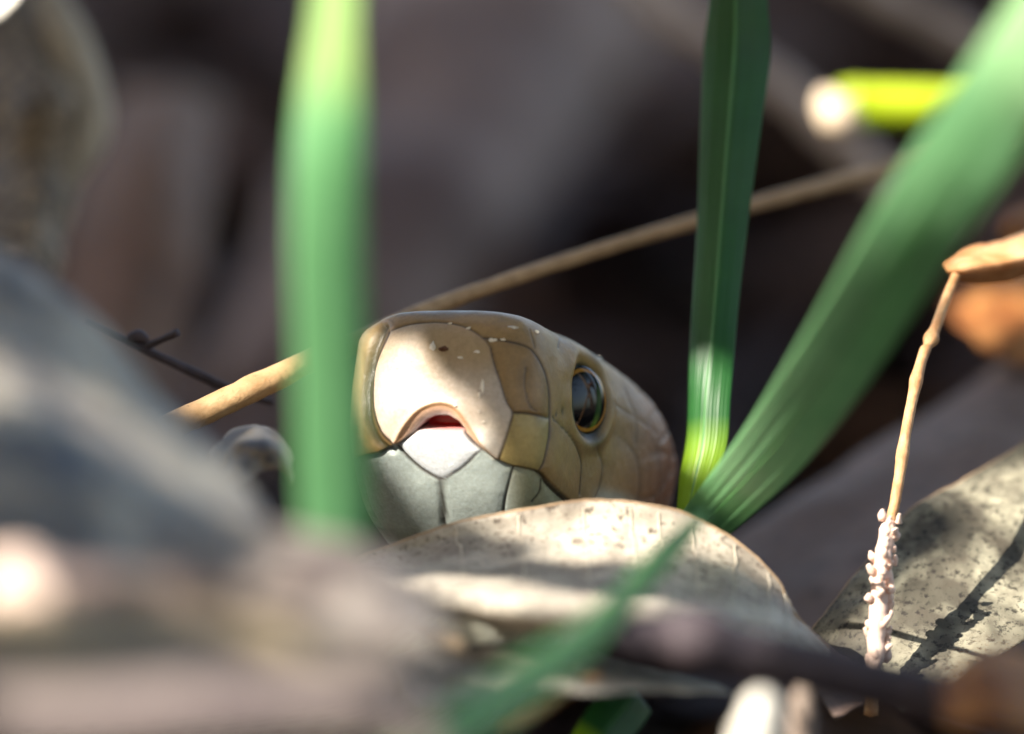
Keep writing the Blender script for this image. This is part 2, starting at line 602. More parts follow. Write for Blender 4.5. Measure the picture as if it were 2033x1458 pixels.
FLAKES = [(958, 768, 9, 30, 0), (951, 786, 7, 16, 0), (862, 688, 14, 20, 0), (882, 693, 24, 12, 1), (978, 676, 16, 10, 0), (930, 652, 12, 6, 0), (946, 700, 14, 6, 0),
          (914, 712, 12, 7, 0), (1066, 659, 10, 8, 0), (1018, 650, 22, 7, 0), (1202, 692, 12, 12, 0), (905, 806, 7, 6, 0), (952, 818, 6, 6, 0), (1000, 674, 12, 5, 0), (890, 640, 10, 5, 0), (960, 838, 6, 5, 0)]
def build_snake():
    base = P(900., 1400., 38.)
    base = np.array([base[0], base[1], 0.004])
    snake = empty('snake', base, 'olive brown snake with a pale chin peering over a curled dead leaf', 'snake')
    # centre line in view millimetres: right, up, away
    yaw, pit = R(20), R(8)
    ax = np.array([math.sin(yaw) * math.cos(pit), -math.sin(pit), math.cos(yaw) * math.cos(pit)])
    pts = [ax * s for s in (0, 4, 8, 12, 15)] + [np.array(p) for p in
           [(7.2, -4.2, 21.5), (7.6, -8.5, 28), (5.5, -14, 33.5), (0, -19.5, 36.5), (-10, -23, 37), (-28, -25, 35), (-60, -27, 32), (-100, -29, 36), (-135, -29, 60)]]
    c = catmull(np.array(pts), 4000)
    sl = np.concatenate([[0], np.cumsum(np.linalg.norm(np.diff(c, axis=0), axis=1))])
    front = 5.0 * (1 - np.cos(np.linspace(0, np.pi / 2, 120)))
    S = np.concatenate([front, np.linspace(5.0, 36, 330)[1:], np.linspace(36, sl[-1], 120)[1:]])
    S[0] = 0.0004
    C = np.stack([np.interp(S, sl, c[:, i]) for i in range(3)], -1)
    T = np.stack([np.interp(S, sl, np.gradient(c[:, i], sl)) for i in range(3)], -1)
    k = 25
    Tp = np.pad(T, ((k, k), (0, 0)), 'edge')
    T = np.stack([np.convolve(Tp[:, i], np.ones(2 * k + 1) / (2 * k + 1), 'valid') for i in range(3)], -1)
    T /= np.linalg.norm(T, axis=1, keepdims=True)
    # frame: up vector carried along
    Un = [np.array([0, 1., 0])]
    for i in range(len(S)):
        u = Un[-1] - T[i] * (Un[-1] @ T[i]); Un.append(u / np.linalg.norm(u))
    Un = np.array(Un[1:])
    La = np.cross(Un, T)
    La *= np.sign(La[0, 0])
    def prof(xs, ys):
        q = np.interp(S, xs, ys)
        # light smoothing over arc length
        g = np.linspace(0, S[-1], 6000)
        z = np.interp(g, xs, ys)
        kk = int(1.6 / (g[1] - g[0])) | 1
        z = np.convolve(np.pad(z, (kk // 2, kk // 2), 'edge'), np.hanning(kk + 2)[1:-1] / np.hanning(kk + 2)[1:-1].sum(), 'valid')
        return np.interp(S, g, z[:len(g)])
    W = prof([0, 2, 5, 8, 11, 14, 18, 22, 26, 31, 38, 60, 180], [7.5, 8.0, 8.3, 8.4, 8.6, 9.2, 10.5, 11.7, 11.8, 9.7, 8.2, 8.5, 8.2])
    Tt = prof([0, 2, 5, 8, 12, 15, 20, 26, 34, 60, 180], [7.0, 7.3, 7.5, 7.5, 7.4, 7.3, 7.0, 6.7, 6.6, 8.0, 7.8])
    Bb = prof([0, 1, 3, 6, 10, 15, 22, 30, 45, 180], [3.4, 4.8, 7.4, 10.4, 12.4, 12.8, 11.2, 9.4, 8.2, 8.0])
    def g(L, p): return (1 - np.clip(1 - S / L, 0, 1) ** p) ** (1 / p)
    W = W * g(4.0, 2.8); Tt = Tt * g(3.6, 3.0); Bb = Bb * g(4.2, 2.2)
    NP = 560
    ph = np.linspace(0, 2 * np.pi, NP, endpoint=False)
    # denser around the visible side is not needed: uniform
    nx = np.interp(S, [0, 6, 15, 30, 40], [2.8, 2.9, 2.6, 2.2, 2.0])[:, None]
    nx = nx + np.interp(S, [0, 5, 14, 26], [1.2, 1.4, .7, 0])[:, None] * smooth(-.2, .6, np.sin(ph))[None]
    cu = np.sign(np.cos(ph))[None] * np.abs(np.cos(ph))[None] ** (2 / nx)
    sv = np.sign(np.sin(ph))[None] * np.abs(np.sin(ph))[None] ** (2 / nx)
    up = sv > 0
    v = np.where(up, sv * Tt[:, None], sv * Bb[:, None])
    taper_top = np.interp(S, [0, 8, 16, 24, 34], [.06, .10, .12, .16, .0])[:, None]
    u = cu * W[:, None] * np.where(up, 1 - taper_top * sv ** 2, 1 + np.interp(S, [0, 3, 7, 14, 24, 34], [0, .10, .22, .10, -.05, -.1])[:, None] * sv ** 2)
    X = C[:, None] + La[:, None] * u[..., None] + Un[:, None] * v[..., None]       # mm in view frame
    # brow ridge (supraocular shelf) over the eyes
    hx, hy, hd = HEAD
    def toworld(X):
        t = D0 + (hd + X[..., 2]) * 1e-3
        o = P(hx, hy, hd)
        return o + X[..., 0:1] * 1e-3 * RV + X[..., 1:2] * 1e-3 * UV_ + X[..., 2:3] * 1e-3 * FV
    Wd = toworld(X)
    nrm = grid_normals_wrap(Wd)
    # eye positions
    px, py, dd = unproject(Wd.reshape(-1, 3))
    px, py = px.reshape(Wd.shape[:2]), py.reshape(Wd.shape[:2])
    face = -(nrm @ FV)
    cand = np.hypot(px - 1165, py - 794) + np.where(face > 0.02, 0, 1e6) + np.where(S[:, None] < 22, 0, 1e6)
    ei, ej = np.unravel_index(np.argmin(cand), cand.shape)
    eye_c, eye_n = Wd[ei, ej].copy(), nrm[ei, ej].copy()
    mj = (NP // 2 - ej) % NP
    eye_c2, eye_n2 = Wd[ei, mj].copy(), nrm[ei, mj].copy()
    print('EYE s=%.2f n.view=%.2f' % (S[ei], face[ei, ej]), 'up', eye_n @ UV_)
    disp = np.zeros(px.shape)
    ER = 2.75e-3
    eye_n = eye_n - FV * .36; eye_n /= np.linalg.norm(eye_n)
    eye_n2 = eye_n2 - FV * .2; eye_n2 /= np.linalg.norm(eye_n2)
    for ec in (eye_c, eye_c2):
        r = np.linalg.norm(Wd - ec, axis=-1) / ER
        disp += -.55 * smooth(1.25, .75, r) + .22 * np.exp(-((r - 1.32) / .22) ** 2)
        upv = (Wd - ec) @ UV_ / ER
        disp += .30 * np.exp(-((r - 1.5) / .4) ** 2) * smooth(.4, 1.1, upv) * 1.3     # brow shelf
    vis = smooth(.0, .22, face) * smooth(26, 22, S)[:, None]
    seam = np.zeros(px.shape); seamc = np.zeros(px.shape)
    for poly, w, dep in SEAMS:
        d = poly_dist(px, py, poly)
        seam = np.maximum(seam, dep * (.75 * np.exp(-(d / (w * .55)) ** 2) + .5 * np.exp(-(d / (w * 3.2)) ** 2)))
        seamc = np.maximum(seamc, np.exp(-(d / (w * .5)) ** 2) * min(1, dep / .14))
    disp -= seam * vis
    visw = smooth(-.12, .06, face) * smooth(26, 22, S)[:, None]
    LEFTG = [(762, 646), (740, 700), (729, 750), (727, 795), (732, 838), (750, 876), (774, 897)]
    gl = poly_dist(px, py, LEFTG)
    disp -= visw * .38 * np.exp(-(gl / 8) ** 2)
    bead = np.exp(-((px - 712) / 24) ** 2 - ((py - 665) / 30) ** 2)
    disp += visw * .35 * bead
    # lip arch bevels back towards the mouth; mouth opening
    ar = poly_soft(px, py, ARCHP, 5)
    arcd = poly_dist(px, py, ARCH)
    disp -= vis * ar * (.10 + .62 * smooth(0, 36, arcd))
    disp += vis * .16 * np.exp(-((arcd) / 9) ** 2) * (1 - ar)
    mo = poly_soft(px, py, MOUTH, 3)
    disp -= vis * 1.5 * mo
    # lower jaw set slightly back, mental shield slightly full
    ch = poly_soft(px, py, CHIN, 4)
    disp -= vis * .42 * ch * (1 - poly_soft(px, py, MOUTH, 3))
    disp += vis * .14 * poly_soft(px, py, MENTAL, 16)
    # right lip flange stands proud beside the mental shield
    disp += vis * .35 * np.exp(-((px - 962) / 22) ** 2 - ((py - 880) / 26) ** 2) * (1 - ch)
    # small irregularities of skin
    disp += .05 * fbm(Wd * 1e3 / 2.4, 3) + .012 * fbm(Wd * 1e3 / .5 + 9, 3)
    # body scales further back
    rowsz = 2.6
    arc = ph[None] * (W[:, None] + Tt[:, None]) * .5
    a = arc / rowsz; b_ = S[:, None] / rowsz
    q1 = np.abs(np.sin(np.pi * (a + b_))); q2 = np.abs(np.sin(np.pi * (a - b_)))
    sc = np.minimum(q1, q2)
    back = smooth(17, 24, S)[:, None]
    disp += back * .10 * (smooth(0, .5, sc) - 1)
    Wd2 = Wd + nrm * (disp * 1e-3)[..., None]
    # ---- pigment
    def L(h): return np.array(lin(h))
    vloc = v / 8.0
    col = np.zeros(px.shape + (3,))
    brown, brown2, belly = L('#98774a'), L('#8d5e40'), L('#c9cbbf')
    n1 = fbm(Wd * 1e3 / 3.0 + 3, 4)[..., None]; n2 = fbm(Wd * 1e3 / .35 + 5, 3)[..., None]
    col[:] = brown
    col = col + (brown2 - brown) * smooth(14, 24, S)[:, None, None]
    col = col * (1 + .24 * n1 + .26 * n2)
    fb = smooth(-.55, -.8, vloc)[..., None]
    col = col * (1 - fb) + belly * fb
    vz = smooth(-.12, .06, face)[..., None] * smooth(26, 22, S)[:, None, None]
    def paint(mask, c, amt=1.0):
        nonlocal col
        m = (mask * amt)[..., None] * vz
        col = col * (1 - m) + c * (1 + .10 * n1 + .13 * n2) * m
    head_zone = smooth(16, 12, S)[:, None] * np.ones_like(px)
    paint(head_zone * (1 - ch), L('#9a7c4e'))
    paint(poly_soft(px, py, LABIAL, 5), L('#ad9c68'))
    gx, gy = np.meshgrid(np.arange(680, 1360, 2.0), np.arange(600, 1080, 2.0), indexing='ij')
    wall = np.zeros(gx.shape, bool)
    for poly, w, dep in SEAMS:
        wall |= poly_dist(gx, gy, poly) < 2.6
    wall |= np.hypot((gx - 1165) / 50, (gy - 794) / 76) < 1
    lab = np.where(wall, -1, 0)
    nl = 0
    for a0 in range(0, gx.shape[0], 4):
        for b0 in range(0, gx.shape[1], 4):
            if lab[a0, b0] == 0:
                nl += 1
                stack = [(a0, b0)]; lab[a0, b0] = nl
                while stack:
                    a1, b1 = stack.pop()
                    for a2, b2 in ((a1 + 1, b1), (a1 - 1, b1), (a1, b1 + 1), (a1, b1 - 1)):
                        if 0 <= a2 < lab.shape[0] and 0 <= b2 < lab.shape[1] and lab[a2, b2] == 0:
                            lab[a2, b2] = nl; stack.append((a2, b2))
    rt = np.random.default_rng(11)
    tint = 1 + rt.uniform(-.16, .16, (nl + 2, 1)) + rt.uniform(-.05, .05, (nl + 2, 3)) * np.array([1, .3, -1.2])
    ia = np.clip(((px - 680) / 2).astype(int), 0, gx.shape[0] - 1); ib = np.clip(((py - 600) / 2).astype(int), 0, gx.shape[1] - 1)
    tv = np.where((lab[ia, ib] > 0)[..., None], tint[np.clip(lab[ia, ib], 0, nl)], 1.0)
    # blotchy pigment inside each plate, paler towards the middle
    edge_d = np.full(px.shape, 60.0)
    for poly, w, dep in SEAMS:
        edge_d = np.minimum(edge_d, poly_dist(px, py, poly))
    col = col * (1 + (tv - 1) * vz * (1 - ch[..., None])) * (1 + vz * (1 - ch[..., None]) * (.16 * smooth(4, 26, edge_d) - .08)[..., None])
    blot = fbm(Wd * 1e3 / 1.1 + 71, 4)
    col = col * (1 + vz * (.22 * np.clip(blot, -1, 1))[..., None] * np.array([1, 1, 1.15]))
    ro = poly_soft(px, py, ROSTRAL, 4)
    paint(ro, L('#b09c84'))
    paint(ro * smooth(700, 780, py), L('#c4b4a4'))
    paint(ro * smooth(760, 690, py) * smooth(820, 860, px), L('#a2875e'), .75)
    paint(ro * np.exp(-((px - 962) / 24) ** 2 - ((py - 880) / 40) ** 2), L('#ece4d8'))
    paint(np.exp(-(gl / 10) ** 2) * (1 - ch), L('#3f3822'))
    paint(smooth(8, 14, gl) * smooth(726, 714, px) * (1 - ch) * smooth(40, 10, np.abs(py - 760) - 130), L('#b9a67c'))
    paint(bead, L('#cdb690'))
    paint(ch, L('#949e9b'))
    paint(ch * smooth(990, 1060, px), L('#a09f80'))
    paint(poly_soft(px, py, MENTAL, 4), L('#c2c7cc'))
    paint(ar, L('#cfa991'))
    paint(ar * smooth(8, 26, arcd), L('#d3c0bf'))
    paint(np.exp(-(arcd / 5) ** 2), L('#c08a4a'), .55)
    paint(mo, L('#a31d18'))
    paint(smooth(640, 618, py + .06 * np.abs(px - 900)) * smooth(1060, 960, px), L('#6f675c'), .8)
    col = col * (1 - (.85 * np.clip(seamc * 1.25, 0, 1) * vis)[..., None] * (1 - L('#4a3018')))
    back_s = (back * smooth(.28, .05, sc) * .45)[..., None]
    col = col * (1 - back_s)
    # dark skin under the eye; brow shadow painted dark above it
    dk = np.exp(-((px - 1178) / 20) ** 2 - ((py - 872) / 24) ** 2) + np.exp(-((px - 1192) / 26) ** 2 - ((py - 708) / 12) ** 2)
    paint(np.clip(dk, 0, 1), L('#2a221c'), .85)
    for ec in (eye_c, eye_c2):
        r = np.linalg.norm(Wd - ec, axis=-1) / ER
        m = smooth(1.16, 1.02, r)[..., None]
        col = col * (1 - m) + L('#1a1410') * m
    # powdery light scurf and tiny specks
    spk = smooth(.62, .72, fbm(Wd * 1e3 / .28 + 40, 2))
    col = np.clip(col * (1 - .5 * (spk * .6)[..., None]), 0.003, .95)
    m, nt, b, out = mat_base('snake_skin')
    at = nt.nodes.new('ShaderNodeAttribute'); at.attribute_name = 'Col'
    vc, uv = coords(nt)
    fine = ramp(nt, noise(nt, 4000, 4, .7, vc), [(.3, (.80, .78, .74)), (.7, (1, 1, 1))])
    nt.links.new(mix(nt, at.outputs[0], fine, 1.0, 'MULTIPLY'), b.inputs['Base Color'])
    rr = nt.nodes.new('ShaderNodeMapRange'); rr.inputs[3].default_value = .16; rr.inputs[4].default_value = .60
    nt.links.new(noise(nt, 700, 5, .7, vc), rr.inputs[0]); nt.links.new(rr.outputs[0], b.inputs['Roughness'])
    b.inputs['Specular IOR Level'].default_value = .5
    b.inputs['Subsurface Weight'].default_value = .12
    b.inputs['Subsurface Radius'].default_value = (1.0, .5, .3)
    b.inputs['Subsurface Scale'].default_value = .0008
    bump(nt, b, noise(nt, 2100, 6, .72, vc), .38, 1.5e-4)
    ns, npz = Wd2.shape[:2]
    vv = Wd2.reshape(-1, 3); cc = col.reshape(-1, 3)
    f = grid_faces(ns, npz, wrap=True)
    vv = np.concatenate([vv, [Wd2[0].mean(0), Wd2[-1].mean(0)]])
    cc = np.concatenate([cc, [col[0].mean(0), col[-1].mean(0)]])
    N = ns * npz
    f += [(N, (j + 1) % npz, j) for j in range(npz)] + [(N + 1, N - npz + j, N - npz + (j + 1) % npz) for j in range(npz)]
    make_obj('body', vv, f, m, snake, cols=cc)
    # ---- eyes
    em, nt, b, out = mat_base('snake_eye')
    at = nt.nodes.new('ShaderNodeAttribute'); at.attribute_name = 'Col'
    nt.links.new(at.outputs[0], b.inputs['Base Color'])
    b.inputs['Roughness'].default_value = .05
    b.inputs['Coat Weight'].default_value = 0.0
    b.inputs['Coat Roughness'].default_value = .015
    b.inputs['Specular IOR Level'].default_value = .32
    for k_, (ec, en) in enumerate(((eye_c, eye_n), (eye_c2, eye_n2))):
        ex = np.cross(en, UV_); ex /= np.linalg.norm(ex); ey = np.cross(ex, en)
        nr, na = 40, 64
        rad = np.linspace(0.001, 1, nr); an = np.linspace(0, 2 * np.pi, na, endpoint=False)
        RR, AA = np.meshgrid(rad, an, indexing='ij')
        hgt = (np.sqrt(np.maximum(1 - (RR * .93) ** 2, 0)) - .36) * .95e-3
        pnt = ec + en * (-.50e-3) + (ex * (np.cos(AA) * RR)[..., None] + ey * (np.sin(AA) * RR)[..., None]) * ER * .99 + en * hgt[..., None]
        cl = np.zeros(RR.shape + (3,)); cl[:] = (.004, .004, .004)
        ring = (smooth(.80, .84, RR) * smooth(.94, .90, RR))[..., None]
        cl = cl * (1 - ring) + np.array(lin('#a8732c')) * (1 + .25 * fbm(pnt * 1e3 / .3, 3)[..., None]) * ring
        vv = pnt.reshape(-1, 3)
        make_obj('eye', vv, grid_faces(nr, na, wrap=True), em, snake, cols=cl.reshape(-1, 3),
                 label='glossy black eye with a thin amber ring')
    fl = plain('shed_skin', '#e6dccb', .3, .1)
    cr = plain('soil_crumb', '#5a351c', .8, .3)
    for (fx, fy, fw, fh, mm) in FLAKES:
        cd = np.hypot(px - fx, py - fy) + np.where(face > 0.02, 0, 1e6) + np.where(S[:, None] < 22, 0, 1e6)
        i, j = np.unravel_index(np.argmin(cd), cd.shape)
        c0, n0 = Wd2[i, j], nrm[i, j]
        a1 = RV - n0 * (RV @ n0); a1 /= np.linalg.norm(a1); a2 = np.cross(n0, a1)
        th = np.linspace(0, 2 * np.pi, 9, endpoint=False)
        r_ = RNG.uniform(.55, 1.15, 9)
        ring = c0 + n0 * .07e-3 + (a1 * (np.cos(th) * r_ * fw * .5)[:, None] + a2 * (np.sin(th) * r_ * fh * .5)[:, None]) * K + n0 * (RNG.uniform(-.06, .10, 9) * 1e-3)[:, None]
        lo = ring - n0 * .12e-3
        vv = np.concatenate([ring, lo, [c0 + n0 * (.16e-3 if mm == 0 else .3e-3)]])
        ff = [(k, (k + 1) % 9, 18) for k in range(9)] + [(k, 9 + k, 9 + (k + 1) % 9, (k + 1) % 9) for k in range(9)]
        make_obj('skin_flake' if mm == 0 else 'soil_crumb', vv, ff, cr if mm else fl, snake, flat=True)
    return snake

def grid_normals_wrap(g):
    du = np.gradient(g, axis=0)
    dv = np.roll(g, -1, 1) - np.roll(g, 1, 1)
    n = np.cross(du, dv)
    n /= (np.linalg.norm(n, axis=-1, keepdims=True) + 1e-15)
    cen = g.mean(1, keepdims=True)
    if ((g - cen) * n).sum() < 0:
        n = -n
    n[:2] = n[2:3].mean(1, keepdims=True)
    return n
build_snake()

# ================================================================== leaves, stems and grass around the head
M = {}
M['curl'] = dead_leaf('pale_dead_leaf', '#938b7f', '#c0b7a8', '#82756a', .535, '#3c2e24', 340)
M['rim'] = plain('dry_leaf_rim', '#a0866a', .6, .25, 900)
M['vein'] = plain('pale_vein', '#bdb3a3', .6, .15)
M['spotted'] = dead_leaf('spotted_grey_leaf', '#4f4b40', '#a29d88', '#4a4238', .52, '#1a1512', 330)
M['yellow'] = plain('yellow_patch', '#c9b67c', .6, .2)
M['darkleaf'] = dead_leaf('dark_brown_leaf', '#67554d', '#82716a', '#4a3c34', .58, '#1f1714', 130)
M['greyleaf'] = dead_leaf('weathered_grey_leaf', '#353d4c', '#a8a196', '#a1875f', .60, '#1e1f26', 260)
M['greyleaf2'] = dead_leaf('weathered_tan_leaf', '#5e5553', '#a2988f', '#85756b', .60, '#332b29', 220)
M['tan'] = dead_leaf('tan_litter_leaf', '#94866e', '#6c6562', '#80705a', .62, '#3c322c', 220)
M['orange'] = dead_leaf('orange_dead_leaf', '#8a5226', '#c08448', '#7a4a26', .58, '#3a2010', 420, trans=.2)
M['peach'] = dead_leaf('peach_dead_leaf', '#d0935a', '#ecc094', '#b8804e', .68, '#5a3418', 300, trans=.25)
M['barkslab'] = dead_leaf('dark_bark', '#574139', '#8f786c', '#4a3733', .62, '#221615', 60)
M['brownback'] = dead_leaf('brown_leaf_behind', '#6e4a31', '#7a5a43', '#4a3427', .60, '#211510', 90)
M['fibre'] = dead_leaf('speckled_fibre', '#86725a', '#a08a70', '#43362b', .47, '#1c1511', 200)
M['stem'] = bark('dry_stem', '#a37f56', '#bd9a70', 500, .55, .62)
M['stem2'] = bark('dry_stem_grey', '#8a7458', '#a68d6c', 500, .6, .62)
M['twig'] = bark('dark_twig', '#2f2830', '#4a3f44', 300, .7, .58)
M['twig2'] = bark('grey_twig', '#85756a', '#a8978a', 260, .75, .62)
M['stalk'] = bark('tan_stalk', '#a9784c', '#d0a578', 700, .5, .66)
M['husk'] = plain('pinkish_husk', '#dfc2b2', .5, .18, 1200)
M['pale'] = plain('bleached_fragment', '#ddd8cd', .6, .12, 300)
M['palepink'] = plain('bleached_pink_fragment', '#d8c0b2', .6, .12, 300)
M['grassA'] = grass('green_blade_soft', '#62a468', '#72b076', .3, .6, foot=(.225, .145, '#98bc74'))  # yellower top paints in the sunlight on it
M['grassB'] = grass('green_blade_deep', '#22592a', '#2c6832', .3, .4, foot=(.64, .74, '#8fb82c'))  # sunlit lower part painted in as yellow green
M['grassC'] = grass('green_blade_bluish', '#70b078', '#88c08a', .3, .36, lines=7, foot=(.30, .20, '#a4d09a'))  # top painted paler where the sun strikes
M['grassD'] = grass('green_blade_front', '#68a860', '#7cb66a', .3, .5)
M['gribl'] = plain('blade_midrib', '#6aa86a', .5, .1)
M['gribd'] = plain('blade_midrib_pale', '#4a8648', .4, .1)
M['ystem'] = grass('yellow_green_stem', '#a8c41a', '#c8dc30', .3, .4, 6)
M['mauve'] = bark('mauve_bark', '#63585a', '#867a76', 160, .75, .64)
M['umber'] = bark('umber_bark', '#665755', '#84726a', 160, .75, .64)
M['backtwig'] = bark('shaded_twig', '#a08d80', '#c2afa2', 200, .75, .66)
M['root'] = bark('pale_root_bark', '#9a8a74', '#c4b49c', 140, .75, .66)
M['cut'] = plain('dry_cut_end', '#d8c3a8', .7, .15)

# --- the curled leaf in front of the chin
RIM = [(700, 1112), (770, 1086), (850, 1058), (960, 1026), (1060, 1006), (1150, 997), (1240, 993), (1300, 1003), (1365, 1022), (1440, 1060), (1500, 1105), (1545, 1152), (1562, 1178), (1563, 1202), (1600, 1240), (1645, 1285)]
def build_curled():
    rim = catmull(np.array(RIM, float), 12)
    top = np.column_stack([rim, np.linspace(-13, -11, 12)])
    x = rim[:, 0]
    fold_y = np.interp(x, [700, 780, 900, 1000, 1100, 1250, 1400, 1500, 1560, 1650], [1128, 1150, 1163, 1178, 1188, 1200, 1214, 1232, 1250, 1300])
    low_y = np.interp(x, [700, 780, 900, 1000, 1100, 1250, 1400, 1560, 1650], [1150, 1200, 1228, 1250, 1262, 1290, 1300, 1310, 1320])
    rows = []
    dep = np.sin(np.clip((x - 690) / 960, 0.02, .98) * np.pi) ** .6
    for i in range(12):
        ty, fy, ly = rim[i, 1], fold_y[i], low_y[i]
        xx, dp = x[i], dep[i]
        rows.append([(xx, ty, -6.5), (xx + 2, ty + .30 * (fy - ty), -6.5 - .8 * dp), (xx + 4, ty + .62 * (fy - ty), -8.5 - 3.5 * dp),
                     (xx + 4, ty + .90 * (fy - ty), -12 - 10 * dp), (xx + 3, fy, -13.5 - 15 * dp), (xx, fy + .22 * (ly - fy), -13.5 - 17 * dp),
                     (xx - 2, fy + .62 * (ly - fy), -15 - 16.5 * dp), (xx - 4, ly, -14 - 12.5 * dp)])
    w = net_surface(rows, 200, 90, .28, 4.0, 2.0, .22)
    # veins pressed into the blade run from rim to fold
    n = grid_normals(w)
    u, v = np.meshgrid(np.linspace(0, 1, 200), np.linspace(0, 1, 90), indexing='ij')
    w = w + n * (0.10e-3 * np.cos((u + .05 * v) * 2 * np.pi * 9) * smooth(.0, .2, v))[..., None]
    vv, f, uv, n = sheet(w, .3e-3)
    o = make_obj('curled_leaf', vv, f, M['curl'], None, 'pale grey curled dead leaf with a thin tan rim below the snake chin', 'leaf', uvs=uv)
    r = w[:, 0]
    rv, rf = tube_mesh(r, np.full(len(r), .13e-3), 8, .3, .8)
    make_obj('rim', rv, rf, M['rim'], o, label='thin tan edge of the leaf')
    for u0 in (.17, .25, .34, .42, .475, .545, .62, .70, .79):
        i0 = int(u0 * 199)
        js = np.arange(3, 55)
        ii = np.clip(i0 + (js * .06 * (1 if u0 < .6 else -1)).astype(int), 0, 199)
        line = w[ii, js]
        nn = n[ii, js] * -np.sign(n[ii, js] @ FV)[:, None]
        line = line + nn * .16e-3
        rv, rf = tube_mesh(catmull(line[::2], 60), np.linspace(.10e-3, .05e-3, 60), 6, .3, .6)
        make_obj('vein', rv, rf, M['vein'], o)
build_curled()

# --- spotted leaf on the right, dark leaf behind it
o, w, n = surf_thing('spotted_leaf', [
    [(1612, 1248, 6), (1660, 1290, 3), (1720, 1340, 0), (1790, 1420, -4)],
    [(1690, 1150, 8), (1740, 1200, 4), (1810, 1280, 1), (1880, 1370, -3)],
    [(1800, 1022, 11), (1860, 1090, 8), (1930, 1190, 4), (2000, 1290, 0)],
    [(1920, 950, 15), (1990, 1030, 11), (2060, 1120, 8), (2120, 1220, 3)],
    [(2060, 865, 18), (2130, 950, 15), (2200, 1040, 11), (2260, 1130, 6)]],
    M['spotted'], 'grey green dead leaf speckled with black beside the tan stalk', 'leaf', 90, 70, .35, .35, 3.5, 5.0, .2)
rv, rf = tube_mesh(w[:, 0], np.full(len(w), .11e-3), 8, .3, .8)
make_obj('rim', rv, rf, M['rim'], o)
surf_thing('dark_leaf', [
    [(1430, 1080, 45), (1500, 1180, 35), (1580, 1300, 25), (1660, 1430, 10)],
    [(1640, 950, 50), (1720, 1050, 38), (1800, 1160, 28), (1880, 1280, 18)],
    [(1840, 815, 55), (1920, 930, 44), (2000, 1050, 33), (2080, 1160, 24)],
    [(2120, 640, 62), (2180, 780, 50), (2240, 900, 40), (2300, 1020, 30)]],
    M['darkleaf'], 'broad dark brown dead leaf behind the speckled leaf', 'leaf', 60, 50, .4, .8, 9.0, 8.0, .4)

# --- long dry stem running behind the head
twig('dry_stem', [(330, 850, 1, 27), (380, 828, 2, 27), (480, 782, 3, 27), (590, 730, 5, 25), (740, 664, 10, 21), (880, 603, 14, 16), (1100, 525, 20, 14), (1390, 436, 28, 14), (1600, 378, 35, 15), (1830, 318, 45, 16), (2000, 270, 52, 15)],
     M['stem'], 'long tan dry stem lying aslant behind the snake head', 'stem', 140, 16, .14, 1.6)
# thin dark twig with a broken fork
tw = empty('thin_twig', P(345., 690., 12.), 'thin dark twig with a stubby fork above the tan stem', 'twig')
twig('stick', [(170, 640, 8, 7), (240, 672, 9, 8), (300, 700, 10, 9), (380, 738, 11, 10), (470, 778, 12, 10), (540, 800, 14, 8)], M['twig'], parent=tw, n=50, ns=8, rough=.3)
twig('fork', [(285, 690, 10, 10), (320, 675, 9, 7), (352, 660, 8, 8)], M['twig'], parent=tw, n=16, ns=8, rough=.3)
twig('knot', [(255, 672, 9, 10), (275, 668, 9, 14), (292, 676, 9, 9)], M['twig'], parent=tw, n=12, ns=8, rough=.3)
# right stalk with papery husks
st = empty('husked_stalk', P(1738., 1320., -4.), 'thin tan upright stalk with pale papery husks below', 'stalk')
twig('stem', [(1905, 530, 10, 10), (1888, 570, 9, 10), (1850, 670, 6, 11), (1828, 722, 4, 11), (1800, 850, 1, 11), (1785, 950, -1, 11), (1772, 1020, -2, 11), (1756, 1080, -3, 13), (1750, 1150, -3, 13), (1738, 1300, -4, 13), (1728, 1420, -5, 14)],
     M['stalk'], parent=st, n=160, ns=14, rough=.14, rscale=.8, bumps=((.205, .012, .5), (.235, .008, -.2), (.33, .012, .25), (.45, .02, .2)))
twig('sheath', [(1768, 1035, -2.6, 12), (1757, 1075, -3, 17), (1750, 1150, -3.2, 18), (1744, 1230, -3.6, 17), (1738, 1300, -4, 16), (1735, 1330, -4.2, 13)], M['husk'], parent=st, n=60, ns=14, rough=.5, rscale=.7)
for i in range(44):
    yy = 1025 + i / 43 * 285 + random.uniform(-4, 4)
    sgn = random.choice((-1, 1, 1, 0))
    xx = np.interp(yy, [1020, 1150, 1300], [1766, 1750, 1738]) + sgn * random.uniform(10, 24)
    dd = -3.5 - (1.0 if sgn == 0 else random.uniform(-.6, .6))
    ln = random.uniform(6, 15); sl = random.uniform(-5, 6) + 4 * sgn
    twig('husk', [(xx - sl, yy + ln * .8, dd + .2, random.uniform(4, 7)), (xx, yy, dd, random.uniform(5, 11)), (xx + sl, yy - ln * .8, dd - .2, random.uniform(3, 6))],
         M['husk'], parent=st, n=9, ns=8, rough=.5, rscale=.35, seed=i)

